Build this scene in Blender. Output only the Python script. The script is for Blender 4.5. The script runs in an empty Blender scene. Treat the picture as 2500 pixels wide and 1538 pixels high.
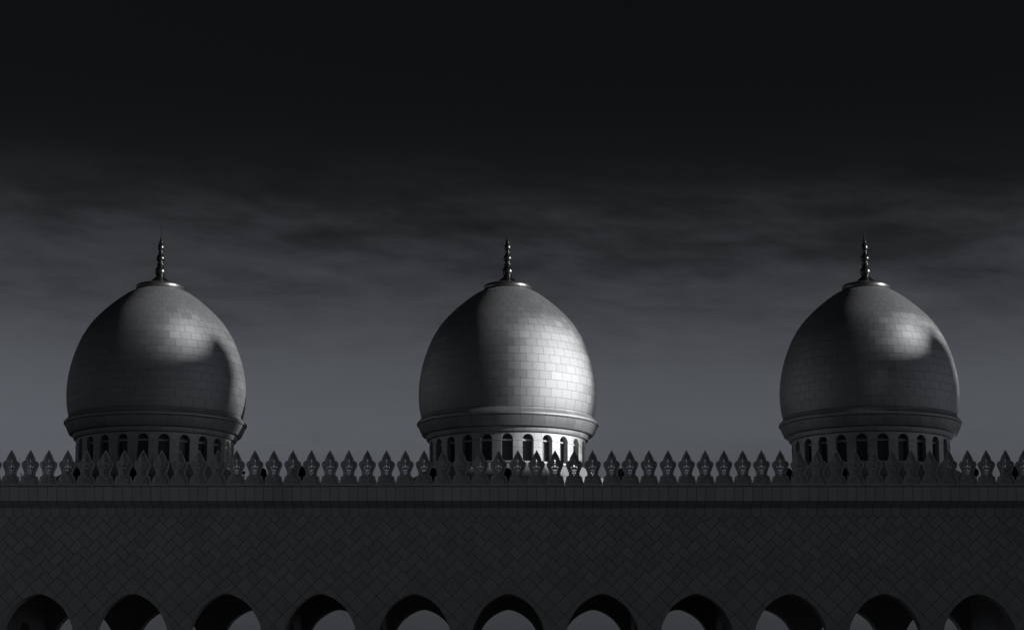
import bpy, math, random
from mathutils.geometry import delaunay_2d_cdt
from mathutils import Vector, Matrix
random.seed(7)
R = math.radians
scene = bpy.context.scene
C = scene.collection

# ------------------------------------------------------------------ camera
F, HZ, EYE, DIST = 5600.0, 1832.0, 1.6, 97.0      # focal length in photo pixels, eye-level row, eye height, metres to facade
PITCH = math.atan((HZ - 769) / F)
cam_d = bpy.data.cameras.new('camera'); cam = bpy.data.objects.new('camera', cam_d); C.objects.link(cam)
cam.location = (0, -DIST, EYE); cam.rotation_euler = (math.pi/2 + PITCH, 0, 0)
cam_d.sensor_width = 36; cam_d.lens = 36*F/2500; cam_d.clip_end = 6000; cam_d.clip_start = 0.5
scene.camera = cam

# ------------------------------------------------------------------ sky, sun, exposure
SUN_AZ, SUN_EL = 74.0, 15.0                        # degrees right of the direction towards the camera; height
sun_dir = Vector((math.sin(R(SUN_AZ))*math.cos(R(SUN_EL)), -math.cos(R(SUN_AZ))*math.cos(R(SUN_EL)), math.sin(R(SUN_EL))))
world = bpy.data.worlds.new('World'); scene.world = world; world.use_nodes = True
wt = world.node_tree; wt.nodes.clear()
def wn(t, **k):
    n = wt.nodes.new(t)
    for a, b in k.items(): setattr(n, a, b)
    return n
def wl(a, b): wt.links.new(a, b)
def wmath(op, a, b=None, c=None):
    n = wn('ShaderNodeMath', operation=op)
    for i, v in enumerate((a, b, c)):
        if v is None: continue
        if isinstance(v, (int, float)): n.inputs[i].default_value = v
        else: wl(v, n.inputs[i])
    return n.outputs[0]
sky = wn('ShaderNodeTexSky', sky_type='NISHITA', sun_disc=False, sun_elevation=R(SUN_EL), sun_rotation=R(180-SUN_AZ),
         air_density=1.0, dust_density=2.0, ozone_density=1.0)
bw = wn('ShaderNodeRGBToBW'); wl(sky.outputs[0], bw.inputs[0])
tc = wn('ShaderNodeTexCoord'); sep = wn('ShaderNodeSeparateXYZ'); wl(tc.outputs['Generated'], sep.inputs[0])
elev = wmath('MULTIPLY', wmath('ARCSINE', sep.outputs[2]), 180/math.pi)          # degrees
azim = wmath('MULTIPLY', wmath('ARCTAN2', sep.outputs[0], sep.outputs[1]), 180/math.pi)
# streaky cloud bands, wider than tall
cv = wn('ShaderNodeCombineXYZ')
wl(wmath('MULTIPLY', wmath('ADD', azim, wmath('MULTIPLY', elev, 0.8)), 0.16), cv.inputs[0]); wl(wmath('MULTIPLY', wmath('ADD', elev, wmath('MULTIPLY', azim, 0.03)), 0.62), cv.inputs[1]); cv.inputs[2].default_value = 3.7
def noise(scale, detail, rough, dist):
    n = wn('ShaderNodeTexNoise'); wl(cv.outputs[0], n.inputs['Vector'])
    n.inputs['Scale'].default_value = scale; n.inputs['Detail'].default_value = detail
    n.inputs['Roughness'].default_value = rough; n.inputs['Distortion'].default_value = dist
    return n.outputs[0]
n1, n2 = noise(1.0, 6, .58, .15), noise(2.6, 7, .62, .25)
cloud = wmath('ADD', wmath('MULTIPLY', wmath('SUBTRACT', n1, .5), 2.0), wmath('MULTIPLY', wmath('SUBTRACT', n2, .5), 1.3))
def smooth(x, a, b):
    m = wn('ShaderNodeMapRange', interpolation_type='SMOOTHSTEP'); wl(x, m.inputs[0]); m.inputs[1].default_value = a; m.inputs[2].default_value = b
    return m.outputs[0]
cloud = wmath('MULTIPLY', cloud, wmath('MULTIPLY', wmath('SUBTRACT', 1.0, smooth(elev, 13.0, 15.6)), wmath('ADD', .35, wmath('MULTIPLY', smooth(elev, 8.0, 12.0), .65))))
# brightness of the graduated dark sky by elevation (0..40 deg)
ramp = wn('ShaderNodeValToRGB'); wl(wmath('DIVIDE', wmath('ADD', elev, wmath('MULTIPLY', cloud, 3.0)), 40), ramp.inputs[0])
ramp.color_ramp.interpolation = 'B_SPLINE'
SKY_G = 0.34
stops = [(0, .36), (3.0, .44), (5.2, .62), (7.4, 1.0), (8.8, .96), (10.3, .68), (12.0, .37), (13.4, .175), (15.0, .080), (17.0, .070), (20.0, .078), (40, .078)]
els = ramp.color_ramp.elements
while len(els) < len(stops): els.new(0.5)
for e, (d, v) in zip(els, stops): e.position = d/40; e.color = (v, v, v, 1)
lum = wmath('MULTIPLY', wmath('MULTIPLY', bw.outputs[0], ramp.outputs[0]), wmath('ADD', 1.0, wmath('MULTIPLY', cloud, .25)))
tint = wn('ShaderNodeVectorMath', operation='SCALE'); tint.inputs[0].default_value = (.925, .995, 1.12); wl(lum, tint.inputs['Scale'])
bg = wn('ShaderNodeBackground'); bg.inputs['Strength'].default_value = 0.1*SKY_G; wl(tint.outputs[0], bg.inputs[0])
wo = wn('ShaderNodeOutputWorld'); wl(bg.outputs[0], wo.inputs[0])

sd = bpy.data.lights.new('sun', 'SUN'); sun = bpy.data.objects.new('sun', sd); C.objects.link(sun)
sd.energy = 4.0; sd.angle = R(0.75); sd.color = (1, .985, .97)
sun.rotation_euler = sun_dir.to_track_quat('Z', 'Y').to_euler(); sun.location = (60, -40, 60)

vs = scene.view_settings
vs.view_transform = 'Standard'; vs.look = 'None'; vs.exposure = 0; vs.gamma = 1; vs.use_curve_mapping = False

# ------------------------------------------------------------------ pixel -> plane helper
SP, CP = math.sin(PITCH), math.cos(PITCH)
def U(px, py, Y):
    cx, cy = (px-1250)/F, (769-py)/F
    d = (cx, CP - cy*SP, SP + cy*CP)
    t = (Y + DIST)/d[1]
    return d[0]*t, EYE + d[2]*t
def ppm(py, Y):                                    # photo pixels per metre at that row on that plane
    return 1.0/(U(1251, py, Y)[0] - U(1250, py, Y)[0])

# ------------------------------------------------------------------ materials
def material(name, base, rough=.6, metal=0.0, spec=.4, vary=.12, rvary=.08, grain=8.0, gvar=.12, bump=.0, tint=(1, 1, 1), sheen=None):
    m = bpy.data.materials.new(name); m.use_nodes = True
    nt = m.node_tree; p = nt.nodes['Principled BSDF']
    def nd(t, **k):
        n = nt.nodes.new(t)
        for a, b in k.items(): setattr(n, a, b)
        return n
    def mt(op, a, b):
        n = nd('ShaderNodeMath', operation=op)
        for i, v in enumerate((a, b)):
            if isinstance(v, (int, float)): n.inputs[i].default_value = v
            else: nt.links.new(v, n.inputs[i])
        return n.outputs[0]
    oi = nd('ShaderNodeObjectInfo'); ge = nd('ShaderNodeNewGeometry'); tcn = nd('ShaderNodeTexCoord')
    rnd = mt('FRACT', mt('ADD', mt('MULTIPLY', oi.outputs['Random'], 7.31), mt('MULTIPLY', ge.outputs['Random Per Island'], 3.17)), 0)
    nz = nd('ShaderNodeTexNoise'); nt.links.new(ge.outputs['Position'], nz.inputs['Vector'])
    nz.inputs['Scale'].default_value = grain; nz.inputs['Detail'].default_value = 6; nz.inputs['Roughness'].default_value = .65
    nz2 = nd('ShaderNodeTexNoise'); nt.links.new(ge.outputs['Position'], nz2.inputs['Vector'])
    nz2.inputs['Scale'].default_value = grain*.12; nz2.inputs['Detail'].default_value = 4
    f = mt('ADD', mt('ADD', 1.0, mt('MULTIPLY', mt('SUBTRACT', rnd, .5), vary*2)),
           mt('ADD', mt('MULTIPLY', mt('SUBTRACT', nz.outputs[0], .5), gvar*2), mt('MULTIPLY', mt('SUBTRACT', nz2.outputs[0], .5), gvar*2)))
    sc = nd('ShaderNodeVectorMath', operation='SCALE'); sc.inputs[0].default_value = [base*t for t in tint]; nt.links.new(f, sc.inputs['Scale'])
    nt.links.new(sc.outputs[0], p.inputs['Base Color'])
    rr = mt('ADD', rough, mt('ADD', mt('MULTIPLY', mt('SUBTRACT', rnd, .5), rvary), mt('MULTIPLY', mt('SUBTRACT', nz.outputs[0], .5), rvary)))
    nt.links.new(rr, p.inputs['Roughness'])
    p.inputs['Metallic'].default_value = metal; p.inputs['Specular IOR Level'].default_value = spec
    if bump:
        b = nd('ShaderNodeBump'); b.inputs['Strength'].default_value = bump; b.inputs['Distance'].default_value = .02
        nt.links.new(nz.outputs[0], b.inputs['Height']); nt.links.new(b.outputs[0], p.inputs['Normal'])
    if sheen:                                       # honed stone: broad soft gloss over a matt body
        mixf, gcol = sheen
        df = nd('ShaderNodeBsdfDiffuse'); gs = nd('ShaderNodeBsdfGlossy', distribution='BECKMANN'); mx = nd('ShaderNodeMixShader')
        nt.links.new(sc.outputs[0], df.inputs['Color'])
        s2 = nd('ShaderNodeVectorMath', operation='SCALE'); s2.inputs[0].default_value = [gcol*t for t in tint]; nt.links.new(f, s2.inputs['Scale'])
        nt.links.new(s2.outputs[0], gs.inputs['Color']); nt.links.new(rr, gs.inputs['Roughness'])
        if bump: nt.links.new(b.outputs[0], gs.inputs['Normal']); nt.links.new(b.outputs[0], df.inputs['Normal'])
        mx.inputs[0].default_value = mixf; nt.links.new(df.outputs[0], mx.inputs[1]); nt.links.new(gs.outputs[0], mx.inputs[2])
        nt.links.new(mx.outputs[0], nt.nodes['Material Output'].inputs[0])
    return m
COOL = (.97, 1.0, 1.04)
M = dict(
    shell=material('dome_stone', .46, .62, 0, .5, .045, .05, 5, .06, .05, COOL, (.66, .42)),
    drum=material('drum_stone', .55, .60, 0, .5, .07, .06, 6, .06, .05, COOL, (.55, .52)),
    base=material('dome_base_stone', .40, .6, 0, .3, .08, .06, 4, .1, .05, COOL),
    joint=material('joint_mortar', .20, .8, 0, .2, 0, 0, 8, .1),
    wall=material('wall_stone', .45, .55, 0, .4, .09, .1, 3, .12, .08, COOL),
    trim=material('parapet_stone', .57, .55, 0, .4, .07, .08, 4, .14, .08, COOL),
    dark=material('wall_backing', .12, .85, 0, .1, 0, 0, 8, .1),
    bronze=material('finial_bronze', .13, .30, .95, .5, 0, .05, 20, .1),
    ring=material('cap_metal', .24, .36, .9, .5, 0, .08, 30, .15),
    glass=material('window_glass', .05, .35, 0, .5, .1, .05, 4, .1),
    transom=material('window_transom', .55, .5, 0, .4, 0, .05, 9, .05),
    frame=material('window_frame', .10, .45, 0, .5, 0, .05, 9, .05),
    black=material('lamp_black', .012, .6, 0, .2, 0, .05, 9, .1),
    twig=material('dry_twig', .06, .8, 0, .1, 0, 0, 20, .2),
    ground=material('paving', .032, .6, 0, .3, 0, .1, .6, .2),
    caster=material('caster_stone', .30, .7, 0, .3, .08, .05, 2, .15),  # only on the added shade casters out of view
)

# ------------------------------------------------------------------ mesh helpers
def mesh(name, V, Fc, mat, smooth=False, sharp=None):
    me = bpy.data.meshes.new(name); me.from_pydata(V, [], Fc); me.materials.append(M[mat])
    if smooth:
        me.polygons.foreach_set('use_smooth', [True]*len(me.polygons))
        if sharp is not None: me.set_sharp_from_angle(angle=R(sharp))
    me.update(); return me
def link(name, me, parent=None, loc=(0, 0, 0), rz=0.0):
    o = bpy.data.objects.new(name, me); C.objects.link(o); o.location = loc; o.rotation_euler = (0, 0, rz); o.parent = parent
    return o
def tag(o, label=None, cat=None, group=None, kind=None):
    if label: o['label'] = label
    if cat: o['category'] = cat
    if group: o['group'] = group
    if kind: o['kind'] = kind
    return o
def thing(name, label, cat, loc, group=None):
    return tag(link(name, None, None, loc), label, cat, group)
def copy_tree(o, parent=None):
    c = o.copy(); C.objects.link(c); c.parent = parent
    for ch in o.children: copy_tree(ch, c)
    return c
class MB:
    def __init__(s): s.V = []; s.F = []
    def add(s, V, Fc):
        b = len(s.V); s.V += [tuple(v) for v in V]; s.F += [tuple(i+b for i in f) for f in Fc]
    def box(s, x0, x1, y0, y1, z0, z1):
        s.add([(x0,y0,z0),(x1,y0,z0),(x1,y1,z0),(x0,y1,z0),(x0,y0,z1),(x1,y0,z1),(x1,y1,z1),(x0,y1,z1)],
              [(0,3,2,1),(4,5,6,7),(0,1,5,4),(1,2,6,5),(2,3,7,6),(3,0,4,7)])
    def prism(s, poly, y0, y1, back=False):         # polygon in x,z (counter-clockwise seen from -y), front at y0
        n = len(poly)
        V = [(x, y0, z) for x, z in poly] + [(x, y1, z) for x, z in poly]
        Fc = [tuple(range(n))] + [(i, i+n, (i+1) % n + n, (i+1) % n) for i in range(n)]
        if back: Fc.append(tuple(reversed(range(n, 2*n))))
        s.add(V, Fc)
    def lathe(s, prof, n=64, cx=0, cy=0, z=0):
        V = []; m = len(prof)
        for i in range(n):
            a = 2*math.pi*i/n
            V += [(cx + r*math.sin(a), cy - r*math.cos(a), z + h) for r, h in prof]
        Fc = []
        for i in range(n):
            j = (i+1) % n
            for k in range(m-1): Fc.append((i*m+k, j*m+k, j*m+k+1, i*m+k+1))
        s.add(V, Fc)
    def tube(s, a, b, r0, r1=None, n=8):
        a, b = Vector(a), Vector(b); r1 = r0 if r1 is None else r1
        q = (b-a).to_track_quat('Z', 'Y'); V = []
        for p, r in ((a, r0), (b, r1)):
            for i in range(n):
                t = 2*math.pi*i/n; V.append(tuple(p + q @ Vector((r*math.cos(t), r*math.sin(t), 0))))
        s.add(V, [(i, (i+1) % n, n+(i+1) % n, n+i) for i in range(n)] + [tuple(reversed(range(n))), tuple(range(n, 2*n))])
    def build(s, name, mat, parent=None, loc=(0,0,0), rz=0, smooth=False, sharp=None):
        return link(name, mesh(name, s.V, s.F, mat, smooth, sharp), parent, loc, rz)
    def me(s, name, mat, smooth=False, sharp=None): return mesh(name, s.V, s.F, mat, smooth, sharp)
def sweep(prof, a0, a1, n):
    """closed profile [(r,z)] swept between two azimuths, with end caps"""
    m = len(prof); V = []; Fc = []
    for i in range(n+1):
        a = a0 + (a1-a0)*i/n; V += [(r*math.sin(a), -r*math.cos(a), z) for r, z in prof]
    for i in range(n):
        for k in range(m):
            k2 = (k+1) % m; Fc.append((i*m+k, (i+1)*m+k, (i+1)*m+k2, i*m+k2))
    Fc.append(tuple(reversed(range(m)))); Fc.append(tuple(range(n*m, n*m+m)))
    return V, Fc

# ------------------------------------------------------------------ ground
g = MB(); g.add([(-3000,-3000,0),(3000,-3000,0),(3000,3000,0),(-3000,3000,0)], [(0,1,2,3)])
tag(g.build('ground', 'ground'), kind='structure')

# ================================================================== the arcade
PX = ppm(1449, 0)                                  # pixels per metre on the facade
BAY = 229.55/PX; PER = BAY/5                       # arch spacing, merlon spacing
XC = U(1241, 1449, 0)[0]
NB = 7                                             # bays either side of the middle arch
XL, XR = XC - (NB+.5)*BAY, XC + (NB+.5)*BAY
YB = 0.1165*DIST                                   # outer face of the rear arcade
zf = lambda py, Y=0: U(1250, py, Y)[1]
Z_APEX, Z_WTOP, Z_ROW0 = zf(1449), zf(1240), zf(1254.5)
arcade = thing('arcade', 'long dark stone arcade with pointed arches, diagonal tiling and pierced parapet below the domes', 'building', (XC, 0, 0))
# arch outline: half width and drop below the apex, photo pixels
ARCH = [(0, 0), (8, 1.2), (19, 4.5), (39, 15), (60, 33), (75.5, 57), (83, 73), (88, 89), (90.5, 106), (91, 122), (89.5, 140), (86, 156)]
ARCH = [(a/PX, b/PX) for a, b in ARCH]
def smooth_pts(P, n):
    """Catmull-Rom through P"""
    out = []
    for i in range(len(P)-1):
        p0, p1, p2, p3 = P[max(i-1, 0)], P[i], P[i+1], P[min(i+2, len(P)-1)]
        for k in range(n):
            t = k/n
            out.append(tuple(.5*(2*b + (c-a)*t + (2*a-5*b+4*c-d)*t*t + (3*b-a-3*c+d)*t**3) for a, b, c, d in zip(p0, p1, p2, p3)))
    out.append(P[-1]); return out
AP = smooth_pts(ARCH, 3)
Z_SPR = Z_APEX - AP[-1][1]
half = [(hw, Z_APEX - dz) for hw, dz in AP]         # right half, apex down to the springing
def bay_mesh(name, y0, y1, ztop, mat):
    b = MB(); H = BAY/2
    for s in (1, -1):
        pts = [(s*x, z) for x, z in half]
        for (xa, za), (xb, zb) in zip(pts, pts[1:]):
            zt = ztop
            q = [(xa, za), (xb, zb), (xb, zt), (xa, zt)] if abs(xb) > abs(xa) else None
            for y, fl in ((y0, s > 0), (y1, s < 0)):
                if q:
                    f = (0, 1, 2, 3) if fl else (3, 2, 1, 0)
                    b.add([(x, y, z) for x, z in q], [f])
            b.add([(xa, y0, za), (xb, y0, zb), (xb, y1, zb), (xa, y1, za)], [(0, 1, 2, 3) if s < 0 else (3, 2, 1, 0)])
        xm = max(x for x, z in half)
        k = max(range(len(half)), key=lambda i: half[i][0])
        for y, fl in ((y0, s > 0), (y1, s < 0)):
            q = [(s*xm, half[k][1]), (s*H, half[k][1]), (s*H, ztop), (s*xm, ztop)]
            b.add([(x, y, z) for x, z in q], [(0, 1, 2, 3) if fl else (3, 2, 1, 0)])
            for i in range(k, len(half)-1):
                q = [(s*half[i+1][0], half[i+1][1]), (s*H, half[i+1][1]), (s*H, half[i][1]), (s*half[i][0], half[i][1])]
                b.add([(x, y, z) for x, z in q], [(0, 1, 2, 3) if fl else (3, 2, 1, 0)])
        b.add([(s*half[-1][0], y0, Z_SPR), (s*H, y0, Z_SPR), (s*H, y1, Z_SPR), (s*half[-1][0], y1, Z_SPR)], [(0, 1, 2, 3)])
    me = b.me(name, mat)
    me.materials.append(M['joint'])
    for p in me.polygons:
        if all(abs(me.vertices[i].co.y - .028) < 1e-4 for i in p.vertices): p.material_index = 1
    return me
TH = 0.85
front_bay = bay_mesh('arch_bay', .028, TH, Z_WTOP + .35, 'wall')
rear_bay = bay_mesh('arch_bay', YB-TH, YB, Z_WTOP + .35, 'wall')
for k in range(-NB, NB+1):
    link('arch_bay', front_bay, arcade, (k*BAY, 0, 0)); link('rear_arch_bay', rear_bay, arcade, (k*BAY, 0, 0))
# columns with base and capital under every pier
cb = MB(); cb.lathe([(0, 0), (.42, 0), (.42, .25), (.34, .3), (.34, .42), (.28, .5), (.27, Z_SPR-1.0), (.31, Z_SPR-.95), (.29, Z_SPR-.85), (.44, Z_SPR-.25), (.44, Z_SPR-.004), (0, Z_SPR-.004)], 20)
col_me = cb.me('column', 'trim', True, 35)
for k in range(-NB, NB+2):
    for y in (TH/2, YB-TH/2): link('column', col_me, arcade, ((k-.5)*BAY, y, 0))
# transverse arches and ceiling
ta = MB(); yc, hwT = YB/2, 2.6
apx = Z_APEX - 48/PX*1.06
seg = [(hwT*math.sin(t), apx - hwT*1.25*(1-math.cos(t))) for t in [math.pi/2*i/10 for i in range(11)]]
for s in (1, -1):
    for (ya, za), (yb, zb) in zip(seg, seg[1:]):
        for x, fl in ((-.3, s < 0), (.3, s > 0)):
            ta.add([(x, yc+s*ya, za), (x, yc+s*yb, zb), (x, yc+s*yb, Z_WTOP), (x, yc+s*ya, Z_WTOP)], [(0, 1, 2, 3) if fl else (3, 2, 1, 0)])
        ta.add([(-.3, yc+s*ya, za), (.3, yc+s*ya, za), (.3, yc+s*yb, zb), (-.3, yc+s*yb, zb)], [(0, 1, 2, 3) if s < 0 else (3, 2, 1, 0)])
    y0_, y1_ = sorted((yc+s*hwT, yc+s*(YB/2-TH-.005)))
    ta.box(-.3, .3, y0_, y1_, Z_SPR-.9, Z_WTOP)
    yy = yc+s*(hwT+.45); ta.box(-.3, .3, yy-.3, yy+.3, 0, Z_SPR-.91)
ta_me = ta.me('transverse_arch', 'wall')
for k in (-5.5, -2.5, -1.5, 1.5, 2.5, 5.5): link('transverse_arch', ta_me, arcade, (k*BAY, 0, 0))
Z_ROOF = zf(1196, 0)
LX = (NB+.5)*BAY
b = MB(); b.box(-LX, LX, TH+.004, YB-TH-.004, Z_WTOP+.002, Z_WTOP+.3); b.build('ceiling', 'wall', arcade)
b = MB(); b.box(-LX, LX, .30, YB+.2, Z_WTOP+.352, Z_ROOF); b.build('roof', 'trim', arcade)
b = MB(); b.box(-LX, LX, YB-.15, YB+.3, Z_ROOF+.003, Z_ROOF+.25); b.build('rear_coping', 'trim', arcade)

# ---- wall tiling: herringbone above, square diamonds below, pointed course at the top
GAP = .0115
Lh = PER/math.sqrt(2); Wh = Lh*30.7/46.0; VP = Wh*math.sqrt(2)
E1 = (-1/math.sqrt(2), -1/math.sqrt(2)); E2 = (1/math.sqrt(2), -1/math.sqrt(2))     # down-left, down-right (x, z)
def quad(o, a0, a1, b0, b1, gap=GAP):
    a0 += gap; a1 -= gap; b0 += gap; b1 -= gap
    P = lambda a, b: (o[0] + a*E1[0] + b*E2[0], o[1] + a*E1[1] + b*E2[1])
    return [P(a0, b0), P(a1, b0), P(a1, b1), P(a0, b1)]       # top, left, bottom, right : ccw seen from the front
def clip(poly, px, pz, nx, nz):                               # keep the side where (p-P).n >= 0
    out = []
    for i in range(len(poly)):
        a, c = poly[i], poly[(i+1) % len(poly)]
        da = (a[0]-px)*nx + (a[1]-pz)*nz; dc = (c[0]-px)*nx + (c[1]-pz)*nz
        if da >= 0: out.append(a)
        if (da >= 0) != (dc >= 0):
            t = da/(da-dc); out.append((a[0]+(c[0]-a[0])*t, a[1]+(c[1]-a[1])*t))
    return out
def area(p): return .5*abs(sum(p[i][0]*p[(i+1) % len(p)][1]-p[(i+1) % len(p)][0]*p[i][1] for i in range(len(p))))
AE = [(x, z) for x, z in half]
arch_poly = [(-x, z) for x, z in reversed(AE)][:-1] + AE      # left foot over the apex to right foot (clockwise)
arch_poly = [(arch_poly[0][0], Z_SPR-5)] + arch_poly + [(arch_poly[-1][0], Z_SPR-5)]
def minus_arch(poly, ax):
    pieces = []; rest = poly
    n = len(arch_poly)
    for i in range(n-1):
        (x0, z0), (x1, z1) = arch_poly[i], arch_poly[i+1]
        dx, dz = x1-x0, z1-z0; L = math.hypot(dx, dz)
        if L < 1e-6: continue
        nx, nz = -dz/L, dx/L                                  # outward normal
        outp = clip(rest, x0+ax+nx*.004, z0+nz*.004, nx, nz)
        if len(outp) > 2 and area(outp) > 2e-5: pieces.append(outp)
        rest = clip(rest, x0+ax+nx*.004, z0+nz*.004, -nx, -nz)
        if len(rest) < 3 or area(rest) < 2e-5: break
    return pieces
def hits_arch(poly):
    k = round((sum(p[0] for p in poly)/len(poly))/BAY)
    res = []
    for kk in (k-1, k, k+1):
        ax = kk*BAY
        xs = [p[0]-ax for p in poly]; zs = [p[1] for p in poly]
        if max(xs) < -AE[0][0]-1.7 or min(xs) > 1.7 or min(zs) > Z_APEX+.01: continue
        res.append(ax)
    return res
tiles = {'herringbone_tile': [], 'square_tile': []}
NP = int((NB+.5)*5) + 1
NROW = 5
for i in range(-NP, NP+1):
    for j in range(NROW):
        o = (i*PER, Z_ROW0 - j*VP)
        tiles['herringbone_tile'].append(('H', o, quad(o, 0, Lh, 0, Wh)))
        tiles['herringbone_tile'].append(('V', o, quad(o, 0, Wh, Wh, Wh+Lh)))
    for j in range(12):
        o = (i*PER + (PER/2 if j % 2 else 0), Z_ROW0 - NROW*VP - j*PER/2)
        tiles['square_tile'].append(('S', o, quad(o, 0, Lh, 0, Lh)))
YT = 0.0
shared = {}
def shared_tile(kind):
    if kind not in shared:
        b = MB(); o = (0, 0)
        q = {'H': quad(o, 0, Lh, 0, Wh), 'V': quad(o, 0, Wh, Wh, Wh+Lh), 'S': quad(o, 0, Lh, 0, Lh)}[kind]
        b.prism(q, 0, .05); shared[kind] = b.me('wall_tile', 'wall')
    return shared[kind]
for name, lst in tiles.items():
    lst2 = []
    for kind, o, q in lst:
        cx = sum(p[0] for p in q)/4; cz = sum(p[1] for p in q)/4
        if min(p[0] for p in q) < -LX or max(p[0] for p in q) > LX: 
            q2 = clip(clip(q, -LX, 0, 1, 0), LX, 0, -1, 0)
            if len(q2) < 3: continue
            lst2.append((abs(cx)+5, kind, o, [q2], True)); continue
        pieces, cut = [q], False
        if min(p[1] for p in q) < Z_SPR:
            pieces = [c for c in (clip(p, 0, Z_SPR, 0, 1) for p in pieces) if len(c) > 2]; cut = True
        for ax in hits_arch(q):
            new = []
            for p in pieces: new += minus_arch(p, ax)
            if abs(sum(map(area, new)) - sum(map(area, pieces))) > 1e-4: cut = True; pieces = new
        if not pieces or sum(map(area, pieces)) < .002: continue
        vis = U(1250, 1538, 0)[1]
        rank = abs(cx) + (100 if cz < vis-.3 else 0) + (12 if cut else 0)
        lst2.append((rank, kind, o, pieces, cut))
    lst2.sort(key=lambda t: t[0])
    rest = MB()
    for n, (rk, kind, o, pieces, cut) in enumerate(lst2):
        dy = random.uniform(-.004, .004)
        if n < 300:
            if not cut: link(name, shared_tile(kind), arcade, (o[0], YT+dy, o[1]))
            else:
                b = MB()
                for p in pieces: b.prism(p, 0, .05)
                b.build(name, 'wall', arcade, (0, YT+dy, 0))
        else:
            for p in pieces: rest.prism(p, YT+dy, YT+dy+.05)
    tag(rest.build(name, 'wall', arcade), kind='stuff')
# pointed top course and small diamonds between it and the herringbone
hp = PER/2; zt = Z_WTOP + .02; z1 = Z_ROW0; z2 = Z_ROW0 - hp/2
b = MB(); g2 = .010
b.prism([(-hp/2+g2, zt), (-hp/2+g2, z1+g2*.4), (0, z2+g2*1.4), (hp/2-g2, z1+g2*.4), (hp/2-g2, zt)], 0, .05); pent = b.me('pointed_tile', 'wall')
b = MB(); b.prism(quad((0, 0), 0, hp/math.sqrt(2), 0, hp/math.sqrt(2)), 0, .05); dia = b.me('diamond_tile', 'wall')
n_pan = int(LX/hp)
for i in range(-n_pan, n_pan):
    link('pointed_tile', pent, arcade, ((i+.5)*hp, random.uniform(-.004, .004), 0))
for i in range(-int(LX/PER), int(LX/PER)):
    link('diamond_tile', dia, arcade, ((i+.5)*PER, random.uniform(-.004, .004), Z_ROW0))

# ---- cove, fascia, merlon course
YF = -.85                                          # fascia plane
Z_F0, Z_F1 = zf(1222, YF), zf(1185.5, YF)
zc0 = Z_WTOP
b = MB(); w = hp/2-.009
b.add([(-w, YF+.03, Z_F0+.004), (w, YF+.03, Z_F0+.004), (w, -.01, zc0), (-w, -.01, zc0), (-w, .03, zc0+.002), (w, .03, zc0+.002)], [(3, 2, 1, 0), (4, 5, 2, 3)])
cove = b.me('cove_panel', 'trim')
b = MB(); b.box(-LX, LX, YF+.045, .35, zc0+.03, Z_F1-.03)
# backing behind cove, kept above the sloping cove plane
b = MB(); b.add([(-LX, YF+.05, Z_F0+.03), (LX, YF+.05, Z_F0+.03), (LX, .02, zc0+.03), (-LX, .02, zc0+.03), (-LX, YF+.05, Z_F1-.01), (LX, YF+.05, Z_F1-.01), (LX, .29, Z_F1-.01), (-LX, .29, Z_F1-.01), (-LX, .29, zc0+.03), (LX, .29, zc0+.03)],
    [(3, 2, 1, 0), (0, 1, 5, 4), (4, 5, 6, 7), (2, 3, 8, 9), (7, 6, 9, 8)])
b.build('parapet_core', 'dark', arcade)
b = MB(); b.box(-w, w, 0, .05, Z_F0, Z_F1-.045); fasc = b.me('fascia_panel', 'trim')
for i in range(-n_pan, n_pan):
    link('cove_panel', cove, arcade, ((i+.5)*hp, 0, 0))
    link('fascia_panel', fasc, arcade, ((i+.5)*hp, YF+random.uniform(-.004, .004), 0))

# ---- merlons
YM = -.78
ZM = zf(1185, YM); PM = ppm(1140, YM)
OUT = [(0,1098),(4.1,1105.5),(8.1,1112.5),(10.7,1118),(11.5,1121.7),(11.7,1124.2),(14.7,1124.9),(18.2,1127.4),(20.2,1131),(20.5,1134.3),(19.4,1138.3),(17.3,1143),(15.1,1148),(13.3,1153.5),(12.9,1156.8),(13.6,1159.6),(14.8,1161.4),(18.6,1162.9),(19.3,1164),(19.4,1167.4),(20.6,1170.7),(21.9,1176),(22.7,1178),(22.7,1185)]
OUT = [(a/PM, zf(y, YM)-ZM) for a, y in OUT]
outline = OUT + [(-x, z) for x, z in reversed(OUT)][:-1]
def inset(P, d):
    n = len(P); out = []
    for i in range(n):
        a, p, c = Vector(P[i-1]), Vector(P[i]), Vector(P[(i+1) % n])
        e1, e2 = (p-a).normalized(), (c-p).normalized()
        n1_, n2_ = Vector((-e1.y, e1.x)), Vector((-e2.y, e2.x))       # for a clockwise outline the inside is on the right
        m = n1_ + n2_; m = m/max(m.length_squared/2, .5)
        out.append(tuple(p - m*d))
    return out
def mz(y): return zf(y, YM)-ZM
def ell(cx, y, rx, ry, rot=0, n=10):
    c, s_ = math.cos(rot), math.sin(rot)
    return [((cx + rx*math.cos(t)*c - ry*math.sin(t)*s_)/PM, mz(y) + (rx*math.cos(t)*s_ + ry*math.sin(t)*c)/PM) for t in [2*math.pi*i/n for i in range(n)]]
def lens(cx, y, w_, h_, rot=0):
    c, s_ = math.cos(rot), math.sin(rot)
    pts = [(0, h_), (-w_*.8, h_*.35), (-w_, -.1*h_), (-w_*.6, -h_*.6), (0, -h_), (w_*.6, -h_*.6), (w_, -.1*h_), (w_*.8, h_*.35)]
    return [((cx + x*c - z*s_)/PM, mz(y) + (x*s_ + z*c)/PM) for x, z in pts]
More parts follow.
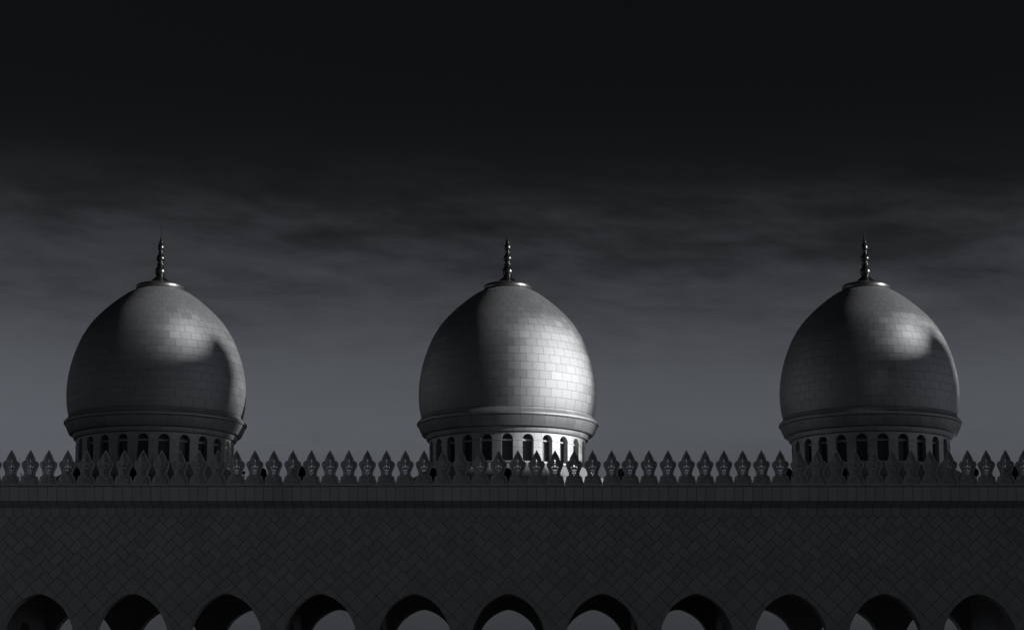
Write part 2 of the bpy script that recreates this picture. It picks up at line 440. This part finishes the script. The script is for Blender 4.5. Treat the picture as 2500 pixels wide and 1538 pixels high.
def scroll(sg):
    cx, cy, r0 = sg*5.2, 1140.4, 2.45
    outer, inner = [], []
    for i in range(12):
        t = R(165 - i*21)
        wd = 1.35*(1-abs(i-5)/9)
        outer.append((cx + sg*math.cos(t)*(r0+wd*.6), cy - math.sin(t)*(r0+wd*.6)*1.0)); inner.append((cx + sg*math.cos(t)*(r0-wd), cy - math.sin(t)*(r0-wd)))
    return [(x/PM, mz(y)) for x, y in outer + inner[::-1]]
HOLES = [lens(0, 1123.8, 1.7, 3.6), ell(0, 1129.4, 1.15, 1.3), lens(0, 1136.8, 2.7, 3.8), scroll(1), scroll(-1),
         lens(4.3, 1146.8, 1.4, 2.6, R(-38)), lens(-4.3, 1146.8, 1.4, 2.6, R(38)), lens(0, 1147.2, 2.2, 3.4), lens(2.6, 1153.2, 1.65, 3.2, R(-10)), lens(-2.6, 1153.2, 1.65, 3.2, R(10)), lens(0, 1158.2, 1.1, 2.4)]
def in_poly(x, z, P):
    c = False
    for i in range(len(P)):
        (x0, z0), (x1, z1) = P[i-1], P[i]
        if (z0 > z) != (z1 > z) and x < (x1-x0)*(z-z0)/(z1-z0)+x0: c = not c
    return c
def plate(name, solids, holes, y0, y1, mat):
    """flat plate between y0 (front) and y1: union of solids minus holes"""
    pts, edges = [], []
    for P in solids + holes:
        b0 = len(pts); pts += [Vector(p) for p in P]; edges += [(b0+i, b0+(i+1) % len(P)) for i in range(len(P))]
    V2, _, F2, _, _, _ = delaunay_2d_cdt(pts, edges, [], 0, 1e-6)
    keep = []
    for f in F2:
        cx = sum(V2[i][0] for i in f)/len(f); cz = sum(V2[i][1] for i in f)/len(f)
        if any(in_poly(cx, cz, P) for P in solids) and not any(in_poly(cx, cz, P) for P in holes):
            ar = sum(V2[f[i-1]][0]*V2[f[i]][1]-V2[f[i]][0]*V2[f[i-1]][1] for i in range(len(f)))
            keep.append(tuple(f) if ar > 0 else tuple(reversed(f)))
    n = len(V2); V = [(v[0], y0, v[1]) for v in V2] + [(v[0], y1, v[1]) for v in V2]
    Fc = list(keep) + [tuple(i+n for i in reversed(f)) for f in keep]
    cnt = {}
    for f in keep:
        for i in range(len(f)): cnt[(f[i-1], f[i])] = 1
    for (p, q) in cnt:
        if (q, p) not in cnt: Fc.append((p, p+n, q+n, q))
    return mesh(name, V, Fc, mat)
inner = inset(outline, -3.3/PM) if False else inset(outline, 3.3/PM)
def inside_ok(P):
    return max(abs(x) for x, z in P) < max(abs(x) for x, z in outline)
if not inside_ok(inner): inner = inset(outline, -3.3/PM)
body_me = plate('merlon', [outline], HOLES, .05, .14, 'trim')
rim_me = plate('rim', [outline], [inner], -.045, .0495, 'trim')
carv = []
for sg in (1, -1):
    carv += [lens(sg*7.5, 1133.5, 2.0, 4.0, R(-sg*60)), lens(sg*10.5, 1141, 1.6, 3.6, R(-sg*15)), lens(sg*6.5, 1173, 1.8, 4.4, R(-sg*40)), lens(sg*11, 1175, 1.6, 3.8, R(-sg*65)), lens(sg*5, 1163, 1.5, 4.0, R(sg*25))]
carv += [lens(0, 1168, 2.4, 5.0), ell(0, 1176, 2.2, 2.2), lens(0, 1112, 1.6, 5.0)]
carv_me = plate('carving', carv, HOLES, .0, .0495, 'trim')
nm = int(LX/PER)
merlon_x = []
for i in range(-nm-1, nm+1):
    x = (i+.5)*PER
    if abs(x) > LX: continue
    m_ = link('merlon', body_me, arcade, (x+random.uniform(-.008, .008), YM+random.uniform(-.012, .012), ZM))
    m_.rotation_euler = (R(random.uniform(-.6, .6)), R(random.uniform(-.5, .5)), R(random.uniform(-1.5, 1.5)))
    link('rim', rim_me, m_); link('carving', carv_me, m_)
b = MB(); b.box(-PER/2+.008, PER/2-.008, 0, .26, Z_F1-.006, ZM-.003); cour = b.me('merlon_course', 'trim')
for i in range(-nm, nm): link('merlon_course', cour, arcade, ((i+.5)*PER, YF+.02, 0))

# ================================================================== the domes
YD = YB/2
PD = ppm(1000, YD)
zd = lambda py: U(1250, py, YD)[1]
ZB = Z_ROOF
def prof(P): return [(a/PD, zd(y) - ZB) for a, y in P]
dome = thing('dome', '', 'dome', (0, YD, ZB), 'egg-shaped domes on the arcade roof')
SH = prof([(50, 706.5), (80, 721.3), (120.5, 752.3), (157.6, 788.9), (182.7, 826.6), (197, 859.3), (207, 890), (214.3, 926), (217, 958), (216, 987), (213.2, 1008), (210, 1021)])
SP_ = smooth_pts(SH, 12)[::-1]                      # bottom to top
arc = [0]
for p, q in zip(SP_, SP_[1:]): arc.append(arc[-1] + math.dist(p, q))
def at_arc(s):
    s = min(max(s, 0), arc[-1]-1e-6)
    for i in range(len(arc)-1):
        if arc[i+1] >= s:
            t = (s-arc[i])/(arc[i+1]-arc[i]); p, q = SP_[i], SP_[i+1]
            d = Vector((q[0]-p[0], q[1]-p[1])).normalized()
            return (p[0]+(q[0]-p[0])*t, p[1]+(q[1]-p[1])*t), (d.y, -d.x)     # point, outward normal (r,z)
NSEG = 44; ROW = .378
bounds = [0, .46]
while bounds[-1] + ROW < arc[-1]-.1: bounds.append(bounds[-1] + ROW)
bounds.append(arc[-1])
core = MB(); core.lathe([(p[0]-n[0]*.02, p[1]-n[1]*.02) for p, n in (at_arc(arc[-1]*i/60) for i in range(61))], 88)
core.build('shell_core', 'joint', dome, smooth=True)
def panel(s0, s1):
    g_ = .0055; nu, nv = 4, 3; V = []; Fc = []
    da = math.pi/NSEG
    rows = []
    for j in range(nv+1):
        p, n = at_arc(s0+g_ + (s1-s0-2*g_)*j/nv)
        rows.append((p, n, da - g_/p[0]))
    for (p, n, h) in rows:
        for i in range(nu+1):
            a = -h + 2*h*i/nu; V.append((p[0]*math.sin(a), -p[0]*math.cos(a), p[1]))
    W = nu+1
    for j in range(nv):
        for i in range(nu): Fc.append((j*W+i, j*W+i+1, (j+1)*W+i+1, (j+1)*W+i))
    loop = [i for i in range(W)] + [j*W+nu for j in range(1, nv+1)] + [nv*W+i for i in range(nu-1, -1, -1)] + [j*W for j in range(nv-1, 0, -1)]
    base = len(V)
    for d in (0, .03):
        for k in loop:
            j = k // W; p, n, h = rows[j]; i = k % W; a = -h + 2*h*i/nu
            r_, z_ = p[0]-n[0]*d, p[1]-n[1]*d
            V.append((r_*math.sin(a), -r_*math.cos(a), z_))
    L = len(loop)
    Fc += [(base+(k+1) % L, base+k, base+L+k, base+L+(k+1) % L) for k in range(L)]
    return V, Fc
cands = []
for ri in range(len(bounds)-1):
    s0, s1 = bounds[ri], bounds[ri+1]
    p, n = at_arc((s0+s1)/2)
    for k in range(NSEG):
        a = 2*math.pi*(k + (.5 if ri % 2 == 0 else 0))/NSEG
        nv_ = Vector((n[0]*math.sin(a), -n[0]*math.cos(a), n[1])).dot(Vector((0, -.99, -.14)))
        cands.append((-(max(nv_, 0)*p[0]*(s1-s0)), ri, a))
cands.sort(key=lambda t: t[0])
row_me = [mesh('shell_panel', *panel(bounds[i], bounds[i+1]), 'shell', True) for i in range(len(bounds)-1)]
rest = MB()
for n, (sc, ri, a) in enumerate(cands):
    if n < 300: 
        link('shell_panel', row_me[ri], dome, (0, 0, 0), a)
    else:
        V, Fc = panel(bounds[ri], bounds[ri+1]); c, s_ = math.cos(a), math.sin(a)
        rest.add([(x*c - y*s_, x*s_ + y*c, z) for x, y, z in V], Fc)
tag(rest.build('shell_panel', 'shell', dome, smooth=True), kind='stuff')
# cap ring and finial
ringp = smooth_pts(prof([(48, 708.4), (56.5, 708.2), (58.4, 706), (58.4, 701.5), (57, 698.6), (53.5, 696.4), (45, 694), (35, 692.2), (24, 690.8)]), 4)
b = MB(); b.lathe(ringp, 72); b.build('cap_ring', 'ring', dome, smooth=True)
fin = prof([(31, 692.5), (25, 688.4), (18.6, 683.4), (13.6, 679), (10.4, 676), (9.3, 674.4)])
b = MB(); b.lathe(smooth_pts(fin, 5), 40); finial = b.build('finial', 'bronze', dome, smooth=True)
def fpart(nm_, P, n=4, mat='bronze'):
    b_ = MB(); b_.lathe(smooth_pts(prof(P), n), 32); b_.build(nm_, mat, finial, smooth=True)
fpart('bulb', [(8.6, 675), (11.8, 669.5), (12.9, 663.4), (11.6, 657.5), (8.3, 652.5), (6.6, 649)])
fpart('collar', [(6.4, 649), (8.8, 647.6), (9.2, 646), (8.4, 644.6), (6.2, 643.6)])
fpart('bulb', [(6.0, 643.8), (7.0, 641), (6.4, 639.6), (9.2, 636.5), (10.6, 632), (9.6, 627), (6.6, 623), (5.0, 621)])
fpart('collar', [(4.8, 621), (6.3, 619.6), (6.6, 618.6), (5.9, 617.4), (4.5, 616.8)])
fpart('bulb', [(4.4, 617), (5.2, 614.8), (4.8, 612.8), (7.0, 609.5), (7.9, 604.8), (7.0, 599.5), (4.9, 595.4), (4.2, 593.6)])
fpart('collar', [(4.1, 593.6), (5.3, 592.4), (5.5, 591.2), (4.4, 590)])
fpart('spike', [(4.0, 590.4), (3.6, 588.6), (2.4, 584), (1.3, 577), (.8, 572), (.5, 560), (.35, 545)], 4, 'black')
# moulding, cornice and lower fascia, each in 44 stones
def ring_stones(nm_, P, mat, n=NSEG, gap=.009, off=0.0, sm=40):
    pr = prof(P); r0 = max(r for r, z in pr); da = math.pi/n - gap/r0/2
    V, Fc = sweep(pr, -da, da, 5); me = mesh(nm_, V, Fc, mat, True, sm)
    for k in range(n): link(nm_, me, dome, (0, 0, 0), 2*math.pi*(k+off)/n)
ring_stones('moulding_stone', [(200, 1041.6), (218.6, 1041.6), (220.6, 1040.2), (221.2, 1038), (220.4, 1035.4), (217.5, 1032.2), (213.5, 1028.5), (211, 1025), (209.6, 1021.6), (200, 1021.6)], 'drum', off=.5)
ring_stones('cornice_stone', [(196, 1065.6), (206.6, 1065.6), (208.2, 1064.2), (217.6, 1043.2), (216.6, 1042.4), (200, 1042.4)], 'drum', off=.5)
ring_stones('frieze_stone', [(188, 1077.8), (195.5, 1077.8), (196.6, 1076.6), (198.6, 1066.9), (188, 1066.9)], 'drum')
RD = 190/PD
zD = lambda y: zd(y) - ZB
Z_DT, Z_SPG, Z_SILL, Z_DB = zD(1078.6), zD(1096.5), zD(1147), zD(1152)
DEP = .30
b = MB(); b.lathe([(RD-DEP-.03, Z_DB-.2), (RD-DEP-.03, Z_DT+.2), (200/PD, zD(1030)), (196/PD, zD(1021))], 72); b.build('drum_core', 'joint', dome, smooth=True, sharp=30)
NW = 24; BA = 2*math.pi/NW
hw = .25; aw = hw/RD; Rw = Z_DT - .10 - Z_SPG; ga = .004/RD
# arch stone over each window
b = MB(); na = 12
arcp = [(-hw*math.cos(math.pi*i/na), Z_SPG + .25*math.sin(math.pi*i/na)) for i in range(na+1)]
aedge = aw + .035/RD
def cyl(x, r_, z): 
    a = x/RD; return (r_*math.sin(a), -r_*math.cos(a), z)
xs = [-aedge*RD] + [p[0] for p in arcp] + [aedge*RD]; zs = [Z_SPG] + [p[1] for p in arcp] + [Z_SPG]
for i in range(len(xs)-1):
    xa, xb, za, zb = xs[i], xs[i+1], zs[i], zs[i+1]
    b.add([cyl(xa, RD, za), cyl(xb, RD, zb), cyl(xb, RD, Z_DT), cyl(xa, RD, Z_DT)], [(0, 1, 2, 3)])
    b.add([cyl(xa, RD, za), cyl(xb, RD, zb), cyl(xb, RD-DEP, zb), cyl(xa, RD-DEP, za)], [(3, 2, 1, 0)])
b.add([cyl(xs[0], RD, Z_SPG), cyl(xs[0], RD, Z_DT), cyl(xs[0], RD-.05, Z_DT), cyl(xs[0], RD-.05, Z_SPG), cyl(xs[-1], RD, Z_SPG), cyl(xs[-1], RD, Z_DT), cyl(xs[-1], RD-.05, Z_DT), cyl(xs[-1], RD-.05, Z_SPG)], [(0, 1, 2, 3), (7, 6, 5, 4)])
arch_me = b.me('window_arch', 'drum')
def blk(nm_, a0, a1, z0, z1, ro, ri_):
    V, Fc = sweep([(ri_, z0), (ro, z0), (ro, z1), (ri_, z1)], a0, a1, 3); return mesh(nm_, V, Fc, 'drum', True, 30)
p0, p1 = aw, BA-aw
head = blk('pier_stone', aedge+2*ga, BA-aedge-2*ga, Z_SPG+.045, Z_DT, RD, RD-DEP)
band = blk('impost', p0, p1, Z_SPG-.03, Z_SPG+.038, RD+.012, RD-DEP)
rows_ = []
zz = Z_SPG-.037; rh = (zz - Z_SILL)/3
for j in range(3):
    t1, t0 = zz - j*rh - .004, zz - (j+1)*rh + .004
    if j % 2 == 0:
        mid = (p0+p1)/2; rows_ += [blk('pier_stone', p0, mid-ga, t0, t1, RD, RD-DEP), blk('pier_stone', mid+ga, p1, t0, t1, RD, RD-DEP)]
    else: rows_.append(blk('pier_stone', p0, p1, t0, t1, RD, RD-DEP))
b = MB()
V, Fc = sweep([(RD-DEP, Z_DB), (RD+.03, Z_DB), (RD+.03, Z_SILL-.02), (RD, Z_SILL), (RD-DEP, Z_SILL+.01)], ga-BA/2, BA/2-ga, 4); sill = mesh('sill', V, Fc, 'drum', True, 30)
yg = -(RD-DEP+.025)*math.cos(aw)
gl = MB()
gp = [(-hw-.02, Z_SILL+.0), (hw+.02, Z_SILL+.0)] + [(-(hw+.02)*math.cos(math.pi*(na-i)/na)*-1*-1, Z_SPG + (.235+.02)*math.sin(math.pi*(na-i)/na)) for i in range(na+1)]
gp = [(-hw-.02, Z_SILL), (hw+.02, Z_SILL)] + [((hw+.02)*math.cos(math.pi*i/na), Z_SPG + .27*math.sin(math.pi*i/na)) for i in range(na+1)]
gl.prism(gp, yg, yg+.02); glass_me = gl.me('window', 'glass')
tr = MB(); tr.box(-hw+.004, hw-.004, yg-.09, yg-.004, Z_SPG-.045, Z_SPG+.03); trans_me = tr.me('transom', 'transom')
fr = MB()
for s in (-1, 1):
    x0_, x1_ = sorted((s*(hw-.035), s*(hw-.004))); fr.box(x0_, x1_, yg-.05, yg-.003, Z_SILL+.01, Z_SPG-.05)
fr.box(-hw+.038, hw-.038, yg-.05, yg-.003, Z_SILL+.012, Z_SILL+.05)
frame_me = fr.me('window_frame', 'frame')
for k in range(NW):
    a = k*BA
    link('window_arch', arch_me, dome, (0, 0, 0), a); link('pier_stone', head, dome, (0, 0, 0), a); link('impost', band, dome, (0, 0, 0), a)
    for me in rows_: link('pier_stone', me, dome, (0, 0, 0), a)
    link('sill', sill, dome, (0, 0, 0), a)
    w_ = link('window', glass_me, dome, (0, 0, 0), a); link('transom', trans_me, w_); link('window_frame', frame_me, w_)
# eight-sided sloping base
oc = prof([(186, 1152.3), (243, 1189), (243, 1197)])
T8 = math.tan(math.pi/8)
for k in range(8):
    b = MB(); (r0, z0), (r1, z1_), (r2, z2_) = oc; j_ = .006
    def hx(r): return r*T8 - j_
    b.add([(-hx(r0), -r0, z0), (hx(r0), -r0, z0), (hx(r1), -r1, z1_), (-hx(r1), -r1, z1_), (-hx(r2), -r2, z2_-.6), (hx(r2), -r2, z2_-.6),
           (-hx(r0), -r0+.35, z0), (hx(r0), -r0+.35, z0)], [(0, 3, 2, 1), (3, 4, 5, 2), (0, 1, 7, 6)])
    link('base_slab', b.me('base_slab', 'base'), dome, (0, 0, 0), k*math.pi/4)
b = MB(); rr_ = 1/math.cos(math.pi/8)
V = []
for r_, z_ in ((oc[0][0]-.02, oc[0][1]-.02), (oc[1][0]-.02, oc[1][1]-.02), (oc[2][0]-.02, oc[2][1]-.6)):
    V += [(r_*rr_*math.sin((i+.5)*math.pi/4), -r_*rr_*math.cos((i+.5)*math.pi/4), z_) for i in range(8)]
b.add(V, [(i+8*q, (i+1) % 8+8*q, (i+1) % 8+8*q+8, i+8*q+8)[::-1] for q in range(2) for i in range(8)] + [tuple(range(8))]); b.build('base_core', 'joint', dome)
b = MB(); b.tube((222/PD, -.02, zD(1040)), (216/PD, -.02, zD(1052)), .012, n=6); b.tube((216/PD, -.02, zD(1052)), (209/PD, -.02, zD(1066)), .012, n=6)
b.build('lightning_cable', 'black', dome)

DX = [U(381.5, 1000, YD)[0], U(1239, 1000, YD)[0], U(2122.5, 1000, YD)[0]]
dome.location.x = DX[1]
dome['label'] = 'middle dome, right half brightly sunlit from finial down to windowed drum'
dl = copy_tree(dome); dl.location.x = DX[0]; dl['label'] = 'leftmost dome, shadowed below its sunlit crown, left of the sunlit middle dome'
dr = copy_tree(dome); dr.location.x = DX[2]; dr['label'] = 'rightmost dome, shadowed below its sunlit crown, right of the sunlit middle dome'

# ================================================================== small things behind the parapet
YS = 1.1
zs_ = lambda py: U(1250, py, YS)[1]; PS = ppm(1160, YS)
def round_lamp(px, label):
    x = U(px, 1155, YS)[0]; z0 = Z_ROOF
    t = thing('round_floodlight', label, 'floodlight', (x, YS, z0), 'round floodlights behind the parapet')
    zc = zs_(1155.5)-z0; r_ = 10.2/PS
    b = MB(); n = 24; V = []
    pr = [(0, -.20), (r_*.82, -.20), (r_*.97, -.16), (r_, -.06), (r_, .16), (r_*.94, .2), (0, .19)]
    q = Matrix.Rotation(R(72), 4, 'X')
    b.lathe(pr, n); b.V = [tuple(q @ Vector(v) + Vector((0, 0, zc))) for v in b.V]
    b.build('lamp_body', 'black', t, smooth=True, sharp=40)
    b = MB(); b.tube((-r_-.03, 0, zc), (-r_-.03, 0, zc-r_-.03), .012, n=6); b.tube((r_+.03, 0, zc), (r_+.03, 0, zc-r_-.03), .012, n=6); b.box(-r_-.042, r_+.042, -.02, .02, zc-r_-.05, zc-r_-.028)
    b.build('yoke', 'black', t)
    b = MB(); b.lathe([(0, 0), (.15, 0), (.15, .04), (.12, .06), (.11, zc-r_-.055), (0, zc-r_-.055)], 16); b.build('pedestal', 'black', t, smooth=True, sharp=40)
for px, lab in ((187, 'round black floodlight at the left foot of the leftmost dome'), (322, 'round black floodlight in front of the leftmost dome, left of its axis'),
                (641, 'round black floodlight against the sky, just right of the leftmost dome'), (1055, 'round black floodlight at the left foot of the middle dome'),
                (1239, 'round black floodlight in front of the middle dome, below its centre window'), (1517, 'round black floodlight against the sky, right of the middle dome'),
                (1923, 'round black floodlight at the left foot of the rightmost dome'), (2059, 'round black floodlight in front of the rightmost dome, left of its axis'),
                (2378, 'round black floodlight against the sky, right of the rightmost dome')):
    round_lamp(px, lab)
def box_lamp(px, label):
    x = U(px, 1152, YS)[0]; t = thing('box_floodlight', label, 'floodlight', (x, YS, Z_ROOF), 'large tilted floodlights behind the parapet')
    zc = zs_(1151)-Z_ROOF
    q = Matrix.Translation((0, 0, zc)) @ Matrix.Rotation(R(33), 4, 'Y') @ Matrix.Rotation(R(20), 4, 'X')
    b = MB(); w_, h_ = .33, .27
    b.add([(-w_, -.10, -h_), (w_, -.10, -h_), (w_, -.10, h_), (-w_, -.10, h_), (-w_*.8, .14, -h_*.8), (w_*.8, .14, -h_*.8), (w_*.8, .14, h_*.8), (-w_*.8, .14, h_*.8)],
          [(0, 1, 2, 3), (1, 0, 4, 5), (2, 1, 5, 6), (3, 2, 6, 7), (0, 3, 7, 4), (7, 6, 5, 4)])
    b.V = [tuple(q @ Vector(v)) for v in b.V]; b.build('lamp_body', 'black', t)
    b = MB(); b.box(-w_-.02, w_+.02, -.14, -.103, -h_-.02, h_+.02); b.V = [tuple(q @ Vector(v)) for v in b.V]; b.build('front_frame', 'black', t)
    b = MB(); b.tube((.12, .05, 0), (.12, .05, zc-.05), .03); b.box(.0, .24, -.05, .15, 0, .03); b.build('bracket', 'black', t)
box_lamp(733, 'large dark tilted floodlight between merlons, midway left of the middle dome')
box_lamp(2471, 'large dark tilted floodlight between merlons at the far right edge')
x = U(595.5, 1160, YS)[0]
t = thing('pole_camera', 'thin black pole with small rounded camera head, right of the leftmost dome', 'camera', (x, YS, Z_ROOF))
zc = zs_(1153)-Z_ROOF
b = MB(); b.tube((0, 0, 0), (0, 0, zc), .024); b.build('pole', 'black', t)
b = MB(); b.lathe([(.001, -.06), (.05, -.045), (.068, 0), (.05, .045), (.001, .06)], 14, z=zc+.0); b.build('head', 'black', t, smooth=True)
b = MB(); b.tube((0, 0, zc-.03), (-.085, -.02, zc-.055), .035, .03); b.build('lens_hood', 'black', t)
x = U(51, 1175, .6)[0]
t0 = U(51, 1190, .6)[1]
tw = thing('dry_weed', 'spindly dry weed growing behind the parapet between merlons at far left', 'plant', (x, .6, Z_ROOF))
P6 = ppm(1170, .6)
def tp(px, py): return ((px-51)/P6, 0, U(51, py, .6)[1]-Z_ROOF)
b = MB(); b.tube((0, 0, 0), tp(51.4, 1157), .014, .010, 6); b.build('stem', 'twig', tw)
for seg_ in (((51.4, 1157), (49.5, 1155), (46, 1153.3)), ((51.4, 1157), (55, 1157.5), (60, 1160)), ((51, 1159), (48.5, 1164), (46.5, 1166)), ((51.5, 1158), (54, 1163), (56.5, 1166.5), (57.5, 1171)), ((51, 1171), (54, 1174), (56.5, 1170))):
    b = MB()
    for i_, (p_, q_) in enumerate(zip(seg_, seg_[1:])):
        a_, c_ = tp(*p_), tp(*q_); b.tube((a_[0], i_*.03, a_[2]), (c_[0], (i_+1)*.03, c_[2]), .010, .006, 5)
    b.build('branch', 'twig', tw)

# ================================================================== added shade casters to the right, outside the frame, shaped to shadow arcade and domes
V0 = 110.0; tanS = math.tan(R(SUN_EL)); cph, sph = math.cos(R(SUN_AZ)), math.sin(R(SUN_AZ))
def xy(u, v): return u*cph + v*sph, u*sph - v*cph  # u: offset across the light, v: distance towards the sun
def uv(xd): return xd*cph + YD*sph, xd*sph - YD*cph
def level(xd, dv, py): return zd(py) - tanS*(uv(xd)[1] + dv)      # light height of a shadow edge falling on a dome at photo row py
uL, uR = uv(DX[0])[0], uv(DX[2])[0]
caster = thing('stepped_shade_caster', 'added stepped blocks beyond the right edge, unseen, shaped to shade the arcade and domes', 'building', (*xy(0, V0), 0))
caster.rotation_euler = (0, 0, -R(90-SUN_AZ))
def caster_block(u0, u1, h):  # unseen added block, its height sets where the shadow edge falls
    b = MB(); H_ = h + tanS*V0
    b.box(0, 14, u0+.002, u1-.002, 0, H_); b.build('wall', 'caster', caster)
    b = MB(); b.box(-.4, 14.4, u0+.01, u1-.01, H_-1.2, H_-.5); b.build('cornice', 'caster', caster)
SHO = 880
caster_block(-14, -6, 22.0); caster_block(-6, -4, 20.0); caster_block(-4, uL-3.45, level(DX[0], 1.0, 640)); caster_block(uL-3.45, uL-1.75, level(DX[0], 2.3, SHO)); caster_block(uL-1.75, uL-.15, level(DX[0], 3, 960)); caster_block(uL-.15, 1.5, level(DX[0], 3.6, 1010)); caster_block(1.5, 2.2, 13.8); caster_block(2.2, 5.5, 12.0)
caster_block(5.5, uR-3.45, level(DX[2], 1.0, 640)); caster_block(uR-3.45, uR-2.1, level(DX[2], 2.3, SHO)); caster_block(uR-2.1, uR-.15, level(DX[2], 3, 960)); caster_block(uR-.15, uR+1.6, level(DX[2], 3.6, 1000)); caster_block(uR+1.6, 15, 8.0)
def shade_caster(u, h, label, w_):  # added out of view, its pointed top shaped to shadow a side dome
    vt = V0-2.5; H_ = h + tanS*vt; t = thing('domed_shade_caster', label, 'shade_caster', (*xy(u, vt), 0), 'added dome-topped shade casters beyond the right edge')
    hb = H_-w_*2.0
    b = MB(); b.lathe([(w_*.92, 0), (w_*.92, hb-.5), (w_*1.04, hb-.4), (w_*1.04, hb)], 32); b.build('shaft', 'caster', t, smooth=True, sharp=35)
    b = MB(); b.lathe(smooth_pts([(w_*.97, hb), (w_*.99, hb+w_*.5), (w_*.86, hb+w_*1.05), (w_*.55, hb+w_*1.55), (.06, hb+w_*2.0)], 6), 32); b.build('cupola', 'caster', t, smooth=True)
    b = MB(); b.lathe([(.06, H_-.02), (.12, H_+.2), (.03, H_+.5), (.001, H_+1.0)], 10); b.build('finial', 'bronze', t, smooth=True)
shade_caster(uL-1.3, level(DX[0], 2.9, 815), 'taller added dome-topped shade caster beyond the right edge, nearer the camera', 1.25)
shade_caster(uR-1.7, level(DX[2], 2.9, 815), 'shorter added dome-topped shade caster beyond the right edge, nearer the arcade', 1.25)
